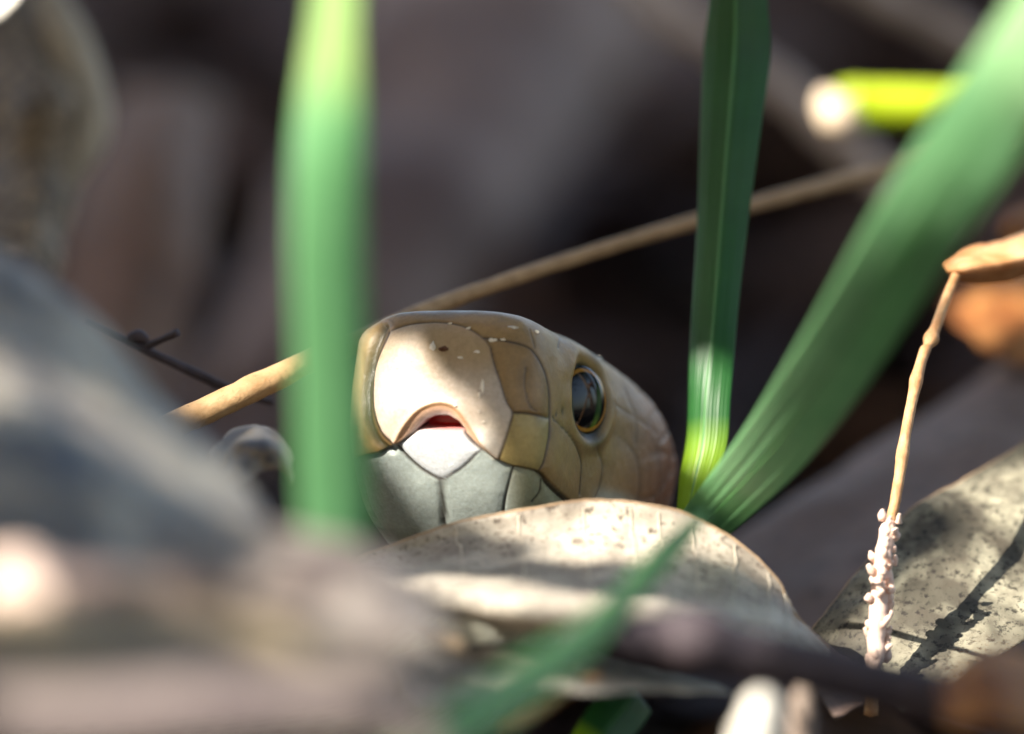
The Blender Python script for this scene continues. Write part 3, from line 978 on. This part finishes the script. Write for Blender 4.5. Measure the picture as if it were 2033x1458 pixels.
# --- orange leaf, curled, upper right
surf_thing('orange_leaf', [
    [(1868, 520, 14), (1872, 528, 11), (1880, 540, 10), (1890, 552, 14)],
    [(1910, 495, 16), (1915, 512, 11), (1922, 535, 9), (1930, 560, 14)],
    [(1990, 478, 18), (1995, 500, 12), (2000, 525, 10), (2010, 552, 15)],
    [(2110, 430, 22), (2115, 460, 15), (2120, 490, 12), (2130, 520, 18)]],
    M['peach'], 'tightly curled orange dead leaf resting on the tan stalk tip', 'leaf', 40, 30, .4, .4, 3., 1., .2)
surf_thing('rust_leaf', [
    [(1885, 570, 66), (1880, 610, 62), (1905, 650, 59), (1960, 700, 56)],
    [(1950, 545, 68), (1955, 600, 62), (1980, 650, 58), (2020, 720, 54)],
    [(2030, 530, 70), (2040, 590, 63), (2060, 650, 58), (2090, 720, 52)],
    [(2140, 500, 74), (2150, 570, 66), (2160, 640, 59), (2180, 720, 52)]],
    M['orange'], 'rusty orange dead leaf under the curled orange one', 'leaf', 60, 50, .4, 1.6, 5., 3., 1.6)
surf_thing('small_orange_leaf', [
    [(1990, 425, 44), (1985, 450, 42), (1992, 480, 41)],
    [(2030, 410, 45), (2030, 445, 41), (2035, 485, 40)],
    [(2100, 400, 47), (2100, 440, 42), (2105, 480, 41)]],
    M['orange'], 'small orange leaf scrap above the curled orange leaf', 'leaf', 24, 20, .4, .4, 3., 4., .2)

# --- yellow green stem with a pale cut end
ys = empty('cut_stem', P(1750., 280., 62.), 'bright yellow green plant stem with a pale broken end', 'stem')
twig('stem', [(1668, 208, 72, 42), (1760, 206, 72, 41), (1880, 208, 72, 40), (2060, 212, 74, 40)], M['ystem'], parent=ys, n=60, ns=20, rough=.05, bumps=((.12, .03, .12),))
twig('broken_end', [(1636, 190, 70, 18), (1648, 210, 69, 34), (1668, 230, 68, 40), (1700, 246, 68, 22)], M['cut'], parent=ys, n=24, ns=16, rough=.15)

# --- grass blades
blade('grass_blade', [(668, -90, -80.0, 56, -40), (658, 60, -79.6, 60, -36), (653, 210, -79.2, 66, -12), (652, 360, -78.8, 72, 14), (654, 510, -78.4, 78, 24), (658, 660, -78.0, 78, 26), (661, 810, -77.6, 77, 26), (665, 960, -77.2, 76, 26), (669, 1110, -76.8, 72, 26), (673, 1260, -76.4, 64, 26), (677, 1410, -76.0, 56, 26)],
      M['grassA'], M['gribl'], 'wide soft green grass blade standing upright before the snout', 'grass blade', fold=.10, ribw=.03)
blade('grass_blade', [(1462, -80, 14, 54, -14), (1461, 10, 14, 60, -14), (1458, 110, 14, 68, -12), (1444, 280, 13, 60, -12), (1431, 450, 12, 51, -10), (1416, 640, 10, 46, -6), (1403, 780, 8, 46, -24), (1396, 880, 7, 45, -26), (1378, 960, 6, 36, -20), (1365, 1030, 5, 26, -20), (1352, 1120, 3, 20, -20)],
      M['grassB'], M['gribd'], 'narrow dark green grass blade upright right of the snake eye', 'grass blade', fold=.38, ribw=.045)
blade('grass_blade', [(2200, -130, -84, 98, -30), (2110, 0, -80, 98, -30), (2020, 140, -74, 97, -26), (1935, 280, -66, 95, -10), (1805, 480, -54, 90, 6), (1670, 700, -36, 84, 9), (1540, 885, -18, 72, 9), (1405, 1035, -3, 52, 9), (1320, 1130, 5, 38, 6), (1250, 1220, 10, 28, 4)],
      M['grassC'], M['gribd'], 'broad bluish green grass blade leaning across to the upper right', 'grass blade', fold=.06, n=120, ribw=.03)
blade('grass_blade', [(1405, 1016, -34, 6, 20), (1365, 1058, -40, 20, 20), (1310, 1115, -48, 28, 20), (1240, 1190, -58, 28, 18), (1165, 1265, -68, 36, 14), (1075, 1335, -78, 46, 10), (970, 1405, -88, 52, 8), (860, 1480, -96, 50, 8), (740, 1570, -102, 44, 8)],
      M['grassD'], M['gribl'], 'green grass blade pointing up across the curled leaf', 'grass blade', fold=.14, ribw=.03)

blade('grass_blade', [(1262, 1372, -12, 52, 10), (1235, 1410, -14, 54, 10), (1195, 1460, -16, 52, 8), (1150, 1540, -18, 46, 8)],
      M['grassB'], M['gribd'], 'short dark green blade end in the hollow under the lower leaf', 'grass blade', n=30, fold=.2, ribw=.03)
# --- foreground, out of focus
surf_thing('mottled_leaf', [
    [(-120, 430, -66), (-160, 640, -80), (-200, 900, -100), (-220, 1180, -112)],
    [(40, 520, -64), (20, 700, -78), (-10, 930, -98), (-20, 1180, -112)],
    [(170, 620, -62), (160, 780, -76), (150, 980, -96), (160, 1200, -112)],
    [(330, 790, -61), (320, 890, -74), (310, 1040, -94), (320, 1220, -110)],
    [(470, 950, -62), (460, 1010, -74), (450, 1110, -92), (470, 1240, -108)],
    [(570, 1110, -78), (575, 1140, -84), (580, 1190, -92), (600, 1270, -106)]],
    M['greyleaf'], 'large weathered grey leaf with bluish mottling left of the grass blade', 'leaf', 60, 50, .5, .8, 8., 3., .5)
surf_thing('pale_scrap', [
    [(415, 900, -6), (420, 930, -10), (430, 1000, -16)],
    [(460, 852, -5), (468, 885, -13), (480, 960, -16)],
    [(515, 846, -5), (522, 876, -14), (530, 930, -15)],
    [(550, 872, -6), (558, 895, -14), (566, 930, -15)],
    [(572, 905, -7), (578, 930, -13), (585, 960, -15)]],
    M['greyleaf'], 'small bluish white leaf scrap beside the tan stem', 'leaf scrap', 30, 26, .4, .8, 3., 6., .5)
surf_thing('tan_leaf', [
    [(-150, 1010, -98), (-150, 1100, -104), (-160, 1180, -108)],
    [(150, 1030, -96), (150, 1120, -103), (150, 1200, -108)],
    [(450, 1040, -94), (460, 1130, -100), (470, 1230, -106)],
    [(700, 1070, -92), (720, 1160, -98), (740, 1260, -104)],
    [(860, 1180, -90), (880, 1230, -96), (890, 1290, -102)]],
    M['greyleaf2'], 'flat greyish brown leaf at the front of the litter', 'leaf', 50, 30, .5, .8, 9., 9., .5)
surf_thing('brown_leaf', [
    [(-150, 1200, -118), (-150, 1300, -124), (-160, 1390, -128)],
    [(200, 1190, -116), (200, 1290, -123), (200, 1390, -128)],
    [(500, 1210, -114), (500, 1300, -120), (510, 1390, -126)],
    [(800, 1270, -112), (820, 1330, -118), (830, 1400, -124)]],
    M['tan'], 'dull tan leaf lying under the greyish brown leaf in front', 'leaf', 50, 30, .5, .8, 9., 12., .5)
twig('brown_stick', [(-120, 1150, -113, 34), (100, 1160, -113, 36), (300, 1172, -113, 34), (520, 1180, -114, 26), (640, 1190, -116, 14)], M['umber'],
     'blurred brown stick lying across the front leaves', 'stick', n=50, rough=.2)
twig('thick_stick', [(-150, 1440, -133, 70), (200, 1430, -133, 72), (500, 1410, -132, 70), (700, 1405, -131, 60), (800, 1450, -130, 46), (850, 1520, -130, 40)], M['mauve'],
     'thick purplish brown stick along the very front of the litter', 'stick', n=60, rough=.2)
twig('dark_twig', [(1120, 1262, -60, 18), (1200, 1262, -58, 38), (1320, 1272, -56, 54), (1390, 1272, -56, 62), (1480, 1300, -55, 50), (1650, 1335, -54, 52), (1850, 1385, -52, 56), (2120, 1450, -50, 60)],
     M['twig'], 'dark purplish twig lying across the foot of the curled leaf', 'twig', n=80, rough=.18, rscale=4)
frag = 'sunlit pale leaf fragments in the front litter'
for (x, y, d, rx, ry, mt, lb) in ((30, 1180, -114, 75, 85, 'palepink', 'large pinkish bleached fragment beside the blurred brown stick'),
                                  (525, 1165, -120, 50, 28, 'greyleaf2', 'white fragment lying on the tip of the brown stick'),
                                  (745, 1285, -130, 60, 40, 'greyleaf2', 'white fragment beside the foot of the front green blade')):
    net = []
    for i in range(5):
        a = -1 + i * .5
        hh = math.sqrt(max(1 - a * a, .04))
        net.append([(x + rx * a, y - ry * hh, d + 3), (x + rx * a * .95, y - ry * hh * .4, d - 1.5), (x + rx * a * .95, y + ry * hh * .4, d - 2.5), (x + rx * a, y + ry * hh, d - 2)])
    surf_thing('leaf_fragment', net, M[mt], lb, 'leaf fragment', 36, 30, .6, 1.1, 3.5, x * .1, .9, group=frag)
twig('bleached_stub', [(1490, 1580, -66, 46), (1498, 1490, -66, 50), (1508, 1432, -66, 44), (1520, 1394, -65, 30), (1528, 1380, -65, 16)], M['pale'],
     'bleached white stub of a twig under the dark purplish twig', 'twig stub', n=40, ns=18, rough=.4, rscale=1.6)
twig('grey_stub', [(1585, 1560, -40, 24), (1588, 1460, -40, 26), (1592, 1400, -40, 24), (1600, 1360, -40, 16)], M['twig2'],
     'grey twig stub beside the bleached white one', 'twig stub', n=30, ns=12, rough=.35, rscale=1.6)
surf_thing('amber_leaf', [
    [(1880, 1330, -62), (1870, 1380, -66), (1880, 1440, -70)],
    [(1940, 1285, -60), (1960, 1340, -66), (1980, 1430, -72)],
    [(2020, 1290, -58), (2040, 1360, -64), (2060, 1450, -70)],
    [(2130, 1330, -56), (2150, 1400, -62), (2170, 1480, -68)]],
    M['orange'], 'amber leaf leaning on the far end of the dark twig', 'leaf', 30, 26, .5, .5, 5., 7., .3)
# under the curled leaf
surf_thing('lower_leaf', [
    [(780, 1300, -24), (800, 1340, -30), (830, 1400, -38)],
    [(920, 1285, -22), (940, 1330, -29), (970, 1395, -38)],
    [(1080, 1280, -20), (1100, 1330, -28), (1120, 1380, -36)],
    [(1260, 1320, -18), (1270, 1345, -24), (1280, 1372, -30)],
    [(1430, 1360, -16), (1440, 1368, -20), (1450, 1378, -24)]],
    M['curl'], 'mottled pale leaf lying under the curled leaf', 'leaf', 50, 30, .4, .4, 4., 15., .3)
twig('pale_stick', [(1000, 1450, -34, 15), (1060, 1415, -33, 17), (1130, 1370, -31, 16), (1190, 1345, -30, 12)], M['palepink' if False else 'stalk'],
     'short pale stick poking out under the lower leaf', 'stick', n=30, rough=.2)
twig('bark_crumb', [(825, 1248, -30, 12), (860, 1262, -32, 20), (905, 1278, -33, 17), (925, 1290, -33, 9)], M['stem2'],
     'small brown bark crumb below the curled leaf fold', 'bark crumb', n=20, rough=.35, rscale=1.2)

# --- top left speckled bark with pale rim
surf_thing('bark_fragment', [
    [(-140, -60, 70), (-150, 150, 66), (-150, 330, 62), (-150, 520, 50)],
    [(20, -50, 66), (0, 150, 58), (0, 330, 55), (0, 520, 46)],
    [(110, 60, 66), (110, 180, 54), (90, 330, 52), (60, 520, 45)],
    [(190, 120, 72), (190, 220, 62), (170, 340, 60), (110, 560, 48)]],
    M['fibre'], 'speckled brown bark fragment in the shade above the grey leaf', 'bark', 50, 40, .6, 1.0, 6., 21., .6)
twig('pale_root', [(95, -10, 62, 30), (140, 90, 60, 46), (175, 210, 58, 48), (165, 290, 57, 42), (80, 370, 56, 44), (-60, 420, 54, 48)], M['root'],
     'pale grey curved root edging the speckled bark', 'root', n=50, rough=.2, rscale=6)
surf_thing('leaf_fragment', [
    [(-60, -60, 40), (-60, 0, 38), (-50, 60, 37)],
    [(0, -60, 40), (5, -10, 38), (-5, 40, 37)],
    [(60, -70, 40), (50, -40, 38), (35, 0, 37)]], M['pale'], 'sunlit white fragment resting above the speckled bark', 'leaf fragment', 20, 20, .6, .4, 3., 33., .3, group=frag)

# --- background forms
surf_thing('bark_slab', [
    [(400, 780, 150), (560, 770, 150), (740, 760, 155), (860, 720, 165)],
    [(520, 480, 170), (690, 470, 165), (860, 480, 168), (990, 480, 180)],
    [(640, 220, 195), (820, 210, 188), (1000, 230, 190), (1170, 260, 205)],
    [(740, -120, 225), (940, -140, 215), (1160, -130, 218), (1400, -60, 235)]],
    M['barkslab'], 'wide slab of grey brown bark leaning back in the shade', 'bark', 60, 50, 2.0, 2.0, 16., 5., 1.0)
surf_thing('shaded_leaf', [
    [(60, 760, 100), (200, 800, 95), (330, 780, 98)],
    [(120, 540, 115), (260, 560, 108), (400, 560, 114)],
    [(160, 330, 130), (300, 320, 122), (430, 340, 130)],
    [(240, 180, 145), (340, 160, 138), (440, 190, 145)]],
    M['brownback'], 'brown dead leaf in the shade left of the bark slab', 'leaf', 40, 40, .6, 1.5, 10., 7., .6)
twig('background_twig', [(1240, -60, 126, 44), (1330, 20, 122, 40), (1430, 90, 118, 34), (1560, 180, 114, 32), (1660, 270, 110, 34), (1760, 360, 106, 32), (1860, 450, 102, 26)], M['backtwig'],
     'grey brown twig slanting down behind the narrow grass blade', 'twig', n=60, rough=.2)
twig('background_twig', [(1640, -70, 117, 32), (1760, -5, 115, 32), (1900, 70, 113, 30), (2060, 150, 111, 28)], M['backtwig'],
     'grey brown twig slanting down above the yellow green stem', 'twig', n=50, rough=.2)

# ================================================================== unseen leaf screen added overhead to shade and dapple the scene
def build_leaf_gobo():
    ctr = FOC + SUNV * 0.36
    e1 = np.cross(SUNV, [0, 0, 1.]); e1 /= np.linalg.norm(e1)
    e2 = np.cross(e1, SUNV)
    # spots the sun reaches: pixel, depth mm, radius mm
    lit = [(775, 740, -3, 2.2), (790, 790, -3, 2.6), (815, 830, -3, 1.8), (800, 850, -3, 1.6), (960, 884, -3, .9), (898, 915, -3, 1.3),
           (830, 1115, -24, 1.7), (900, 1125, -26, 1.8), (970, 1135, -28, 1.8), (1040, 1140, -29, 1.8), (1110, 1145, -30, 1.8), (1180, 1150, -29, 1.6), (1110, 1050, -8, 1.5), (1190, 1060, -8, 1.6), (1250, 1060, -8, 1.2),
           (1395, 820, 7, 2.2), (1385, 860, 7, 1.8), (1385, 740, 7, 1.0),
           (1660, 215, 69, 3.0), (1720, 210, 72, 3.0), (1790, 210, 72, 3.5), (1850, 210, 72, 3.0),
           (1890, 530, 11, 2.5), (1940, 520, 11, 3.2), (2010, 500, 11, 3.5), (1930, 600, 60, 1.0), (2010, 600, 60, 1.2),
           (1768, 1040, -4, 1.3), (1758, 1100, -4, 1.3), (1750, 1160, -4, 1.3), (1745, 1220, -4, 1.3), (1740, 1280, -4, 1.3), (1775, 1000, -1, 1.5), (1790, 930, -1, 1.5), (1805, 850, 1, 1.5), (1820, 760, 1, 1.5), (1830, 710, 3, 1.2),
           (20, 1180, -114, 3.5), (525, 1165, -120, 1.6), (745, 1285, -130, 1.3), (1510, 1425, -68, 2.8), (10, 0, 38, 2.5), (480, 785, 2, 1.6), (560, 745, 4, 1.6)]
    lit += [(648, y, -78, 4.8) for y in range(-60, 1080, 60)]
    lit += [(np.interp(y, [-50, 90, 370, 730, 1000], [2140, 2050, 1878, 1650, 1440]), y, np.interp(y, [0, 730, 1000], [-76, -34, -4]), np.interp(y, [0, 700, 1000], [4.2, 3.8, 2.4])) for y in range(-40, 1000, 70)]
    lit += [(1150, 1280, -70, 1.6), (1090, 1325, -77, 2.0), (1010, 1380, -85, 2.2), (930, 1435, -92, 2.4)]
    lit += [(random.uniform(-30, 900), random.uniform(1010, 1450), -105, random.uniform(.3, 1.0)) for _ in range(8)]
    lit += [(random.uniform(-20, 860), random.uniform(1340, 1450), -135, random.uniform(.2, .8)) for _ in range(10)]
    lit += [(random.uniform(0, 420), random.uniform(620, 1000), -76, random.uniform(.5, 1.4)) for _ in range(10)]
    LP = np.array([P(float(a), float(b), float(c)) for a, b, c, _ in lit]) - ctr
    LR = np.array([r for *_, r in lit]) * 1e-3
    L2 = np.stack([LP @ e1, LP @ e2], -1)
    V, F, C = [], [], []
    off = 0
    gf = grid_faces(5, 3)
    u = np.linspace(0, 1, 5); hw = np.array([.06, .75, 1.0, .7, .04])
    def add(cx, cy_, h, L, Wd, a, tilt):
        nonlocal off
        ux = (u - .5) * L
        loc = np.stack([np.repeat(ux[:, None], 3, 1), hw[:, None] * np.array([-1, 0, 1])[None] * Wd * .5, np.abs(np.array([-1, 0, 1]))[None] * .12 * Wd * hw[:, None]], -1).reshape(-1, 3)
        ca, sa = math.cos(a), math.sin(a)
        x2 = loc[:, 0] * ca - loc[:, 1] * sa; y2 = loc[:, 0] * sa + loc[:, 1] * ca
        z2 = loc[:, 2] + tilt[0] * x2 + tilt[1] * y2
        rx, ry = L2[:, 0] - cx, L2[:, 1] - cy_
        lx, ly = rx * ca + ry * sa, -rx * sa + ry * ca
        if ((lx / (L * .5 + LR)) ** 2 + (ly / (Wd * .5 + LR)) ** 2 < 1).any():
            return
        p = ctr + e1 * (cx + x2)[:, None] + e2 * (cy_ + y2)[:, None] + SUNV * (h + z2)[:, None]
        V.append(p); F.extend([tuple(off + k for k in f) for f in gf]); off += 15
        c = np.array(lin(random.choice(['#3f6a2c', '#4a7a34', '#355c28', '#5b8438']))) * random.uniform(.7, 1.1)
        C.append(np.repeat(c[None], 15, 0))
    for (L, Wd, step, h0, h1) in ((.030, .019, .0125, .0, .05), (.030, .019, .0125, .05, .12), (.012, .0075, .0052, -.03, .0), (.009, .006, .0046, -.06, -.03)):
        ex = .34 if L > .02 else .17
        for cx in np.arange(-ex, ex, step):
            for cy_ in np.arange(-ex * .75, ex * .9, step):
                add(cx + random.uniform(-.5, .5) * step, cy_ + random.uniform(-.5, .5) * step, random.uniform(h0, h1), L * random.uniform(.8, 1.2), Wd * random.uniform(.8, 1.1),
                    random.uniform(0, 6.28), (random.gauss(0, .25), random.gauss(0, .25)))
    # extra leaves placed to keep these spots shaded
    shade = [(np.interp(y, [0, 450, 650], [1460, 1431, 1416]) + dx, y, 12) for y in range(-60, 680, 22) for dx in (-45, -15, 15, 45)]
    shade += [(x, y, 4) for x in range(1010, 1340, 22) for y in range(640, 1000, 22)]
    shade += [(x, y, -14) for x in range(1340, 1640, 22) for y in range(1040, 1290, 22)]
    shade += [(x, np.interp(x, [780, 1180], [1190, 1230]) + dy, -28) for x in range(760, 1240, 20) for dy in (0, 22, 44)]
    shade += [(x, y, 6) for x in range(1800, 2060, 24) for y in range(980, 1300, 24)]
    shade += [(x, y, 50) for x in range(1480, 2060, 30) for y in range(760, 1240, 30)]
    shade += [(x, y, 80) for x in range(1240, 1900, 26) for y in range(-20, 420, 26)]
    shade += [(x, y, -56) for x in range(1180, 1950, 26) for y in range(1210, 1420, 26)]
    for (x, y, d) in shade:
        p = P(float(x), float(y), float(d)) - ctr
        add(float(p @ e1), float(p @ e2), random.uniform(-.09, -.02), .0095 * random.uniform(.8, 1.1), .0058, random.uniform(0, 6.28), (random.gauss(0, .2), random.gauss(0, .2)))
    foot = np.array([-.75, -.25, 0.0])
    sh = empty('shrub', foot, 'small leaved green shrub arching over the snake from the sunny side', 'shrub')
    m, nt, b, out = mat_base('shrub_leaf')
    at = nt.nodes.new('ShaderNodeAttribute'); at.attribute_name = 'Col'
    nt.links.new(at.outputs[0], b.inputs['Base Color'])
    b.inputs['Roughness'].default_value = .5
    make_obj('foliage', np.concatenate(V), F, m, sh, cols=np.concatenate(C), kind='stuff')
    for k in range(7):
        tip = ctr + e1 * random.uniform(-.25, .25) + e2 * random.uniform(-.15, .22) + SUNV * .14
        midp = (foot + tip) * .5 + np.array([random.uniform(-.1, .1), random.uniform(-.1, .1), .2])
        c = catmull(np.array([foot + np.array([random.uniform(-.02, .02), random.uniform(-.02, .02), -.01]), midp, tip]), 30)
        for _ in range(60):                    # keep the branches out of the sunbeams
            q = c - ctr
            q2 = np.stack([q @ e1, q @ e2], -1)
            if (np.linalg.norm(q2[:, None] - L2[None], axis=-1) - LR[None]).min() > .004:
                break
            tip = ctr + e1 * random.uniform(-.3, .3) + e2 * random.uniform(-.2, .25) + SUNV * .14
            midp = (foot + tip) * .5 + np.array([random.uniform(-.15, .15), random.uniform(-.15, .15), random.uniform(.1, .35)])
            c = catmull(np.array([foot + np.array([0, 0, -.01]), midp, tip]), 30)
        v, f = tube_mesh(c, np.linspace(.006, .0015, 30), 8, .1, 8.)
        make_obj('branch', v, f, M['twig2'], sh)
build_leaf_gobo()

# ================================================================== the wood around the clearing
def build_tree(x, y, hgt, base_z, spread, n, leafcol, label, seed, name='tree', cat='tree', group='trees round the clearing'):
    rg = np.random.default_rng(seed)
    foot = np.array([x, y, 0.0])
    t = empty(name, foot, label, cat, group)
    top = foot + np.array([rg.uniform(-.3, .3), rg.uniform(-.3, .3), hgt])
    c = catmull(np.array([foot - [0, 0, .05], foot + (top - foot) * .35 + [rg.uniform(-.1, .1), rg.uniform(-.1, .1), 0], foot + (top - foot) * .7, top]), 24)
    v, f = tube_mesh(c, np.linspace(.10, .02, 24) * hgt / 4, 10, .15, 60.)
    tr = make_obj('trunk', v, f, M['twig2'], t)
    cen = []
    for k in range(9):
        i = int(rg.uniform(.25, .9) * 23)
        a = rg.uniform(0, 6.28)
        e = c[i] + np.array([math.cos(a) * spread * rg.uniform(.5, 1), math.sin(a) * spread * rg.uniform(.5, 1), rg.uniform(.1, .5)])
        cc = catmull(np.array([c[i], (c[i] + e) / 2 + [0, 0, .08], e]), 10)
        v, f = tube_mesh(cc, np.linspace(.03, .008, 10) * hgt / 4, 6)
        make_obj('limb', v, f, M['twig2'], tr)
        cen += [e, (c[i] + e) / 2]
    cen = np.array(cen)
    k = rg.integers(0, len(cen), n)
    p = cen[k] + rg.normal(0, 1, (n, 3)) * np.array([.42, .42, .36]) * spread * .55
    p = p[p[:, 2] > base_z]
    # no crown leaves on the line of the sunbeam or of the camera's view
    q = p - FOC
    tt = q @ SUNV
    p = p[~((np.linalg.norm(q - tt[:, None] * SUNV, axis=1) < .55) & (tt > 0))]
    q = p - CAM
    p = p[np.linalg.norm(q, axis=1) > .5]
    n = len(p)
    a = rg.normal(0, 1, (n, 3)); a /= np.linalg.norm(a, axis=1, keepdims=True)
    b = np.cross(a, rg.normal(0, 1, (n, 3))); b /= np.linalg.norm(b, axis=1, keepdims=True)
    L = rg.uniform(.05, .11, (n, 1)); Wd = L * .4
    V = np.stack([p - a * L, p + b * Wd, p + a * L, p - b * Wd], 1).reshape(-1, 3)
    F = np.arange(4 * n).reshape(-1, 4)
    cl = np.repeat(np.array(lin(leafcol))[None] * rg.uniform(.6, 1.2, (n, 1)), 4, 0)
    make_obj('crown', V, F, bpy.data.materials['shrub_leaf'], t, cols=cl, flat=True)
TREES = [(-2.6, .6, 4.5, 'slender tree standing beside the shrub'), (2.0, .3, 4.2, 'bushy tree on the side of the tan stalk'), (2.4, -1.6, 4.8, 'tall tree behind the lens on the shaded side'),
         (.4, -3.0, 5.0, 'broad tree straight behind the lens'), (-.9, 2.6, 4.4, 'low crowned tree far behind the bark slab'), (1.4, 2.4, 4.8, 'dense tree far behind the yellow green stem'),
         (-2.2, -2.9, 3.6, 'short tree under the path of the sun'), (3.4, 1.2, 5.2, 'tall tree past the bushy one')]
for i, (x, y, h, lb) in enumerate(TREES):
    build_tree(x, y, h, .45, 1.25, 2600, ('#46602f', '#53683a', '#3d5530')[i % 3], lb, 100 + i)
build_tree(.85, -1.45, 1.5, .10, .75, 2600, '#43592e', 'low bush behind the lens near the broad tree', 301, 'bush', 'bush', None)  # unseen, added to block sky from the eye's reflection
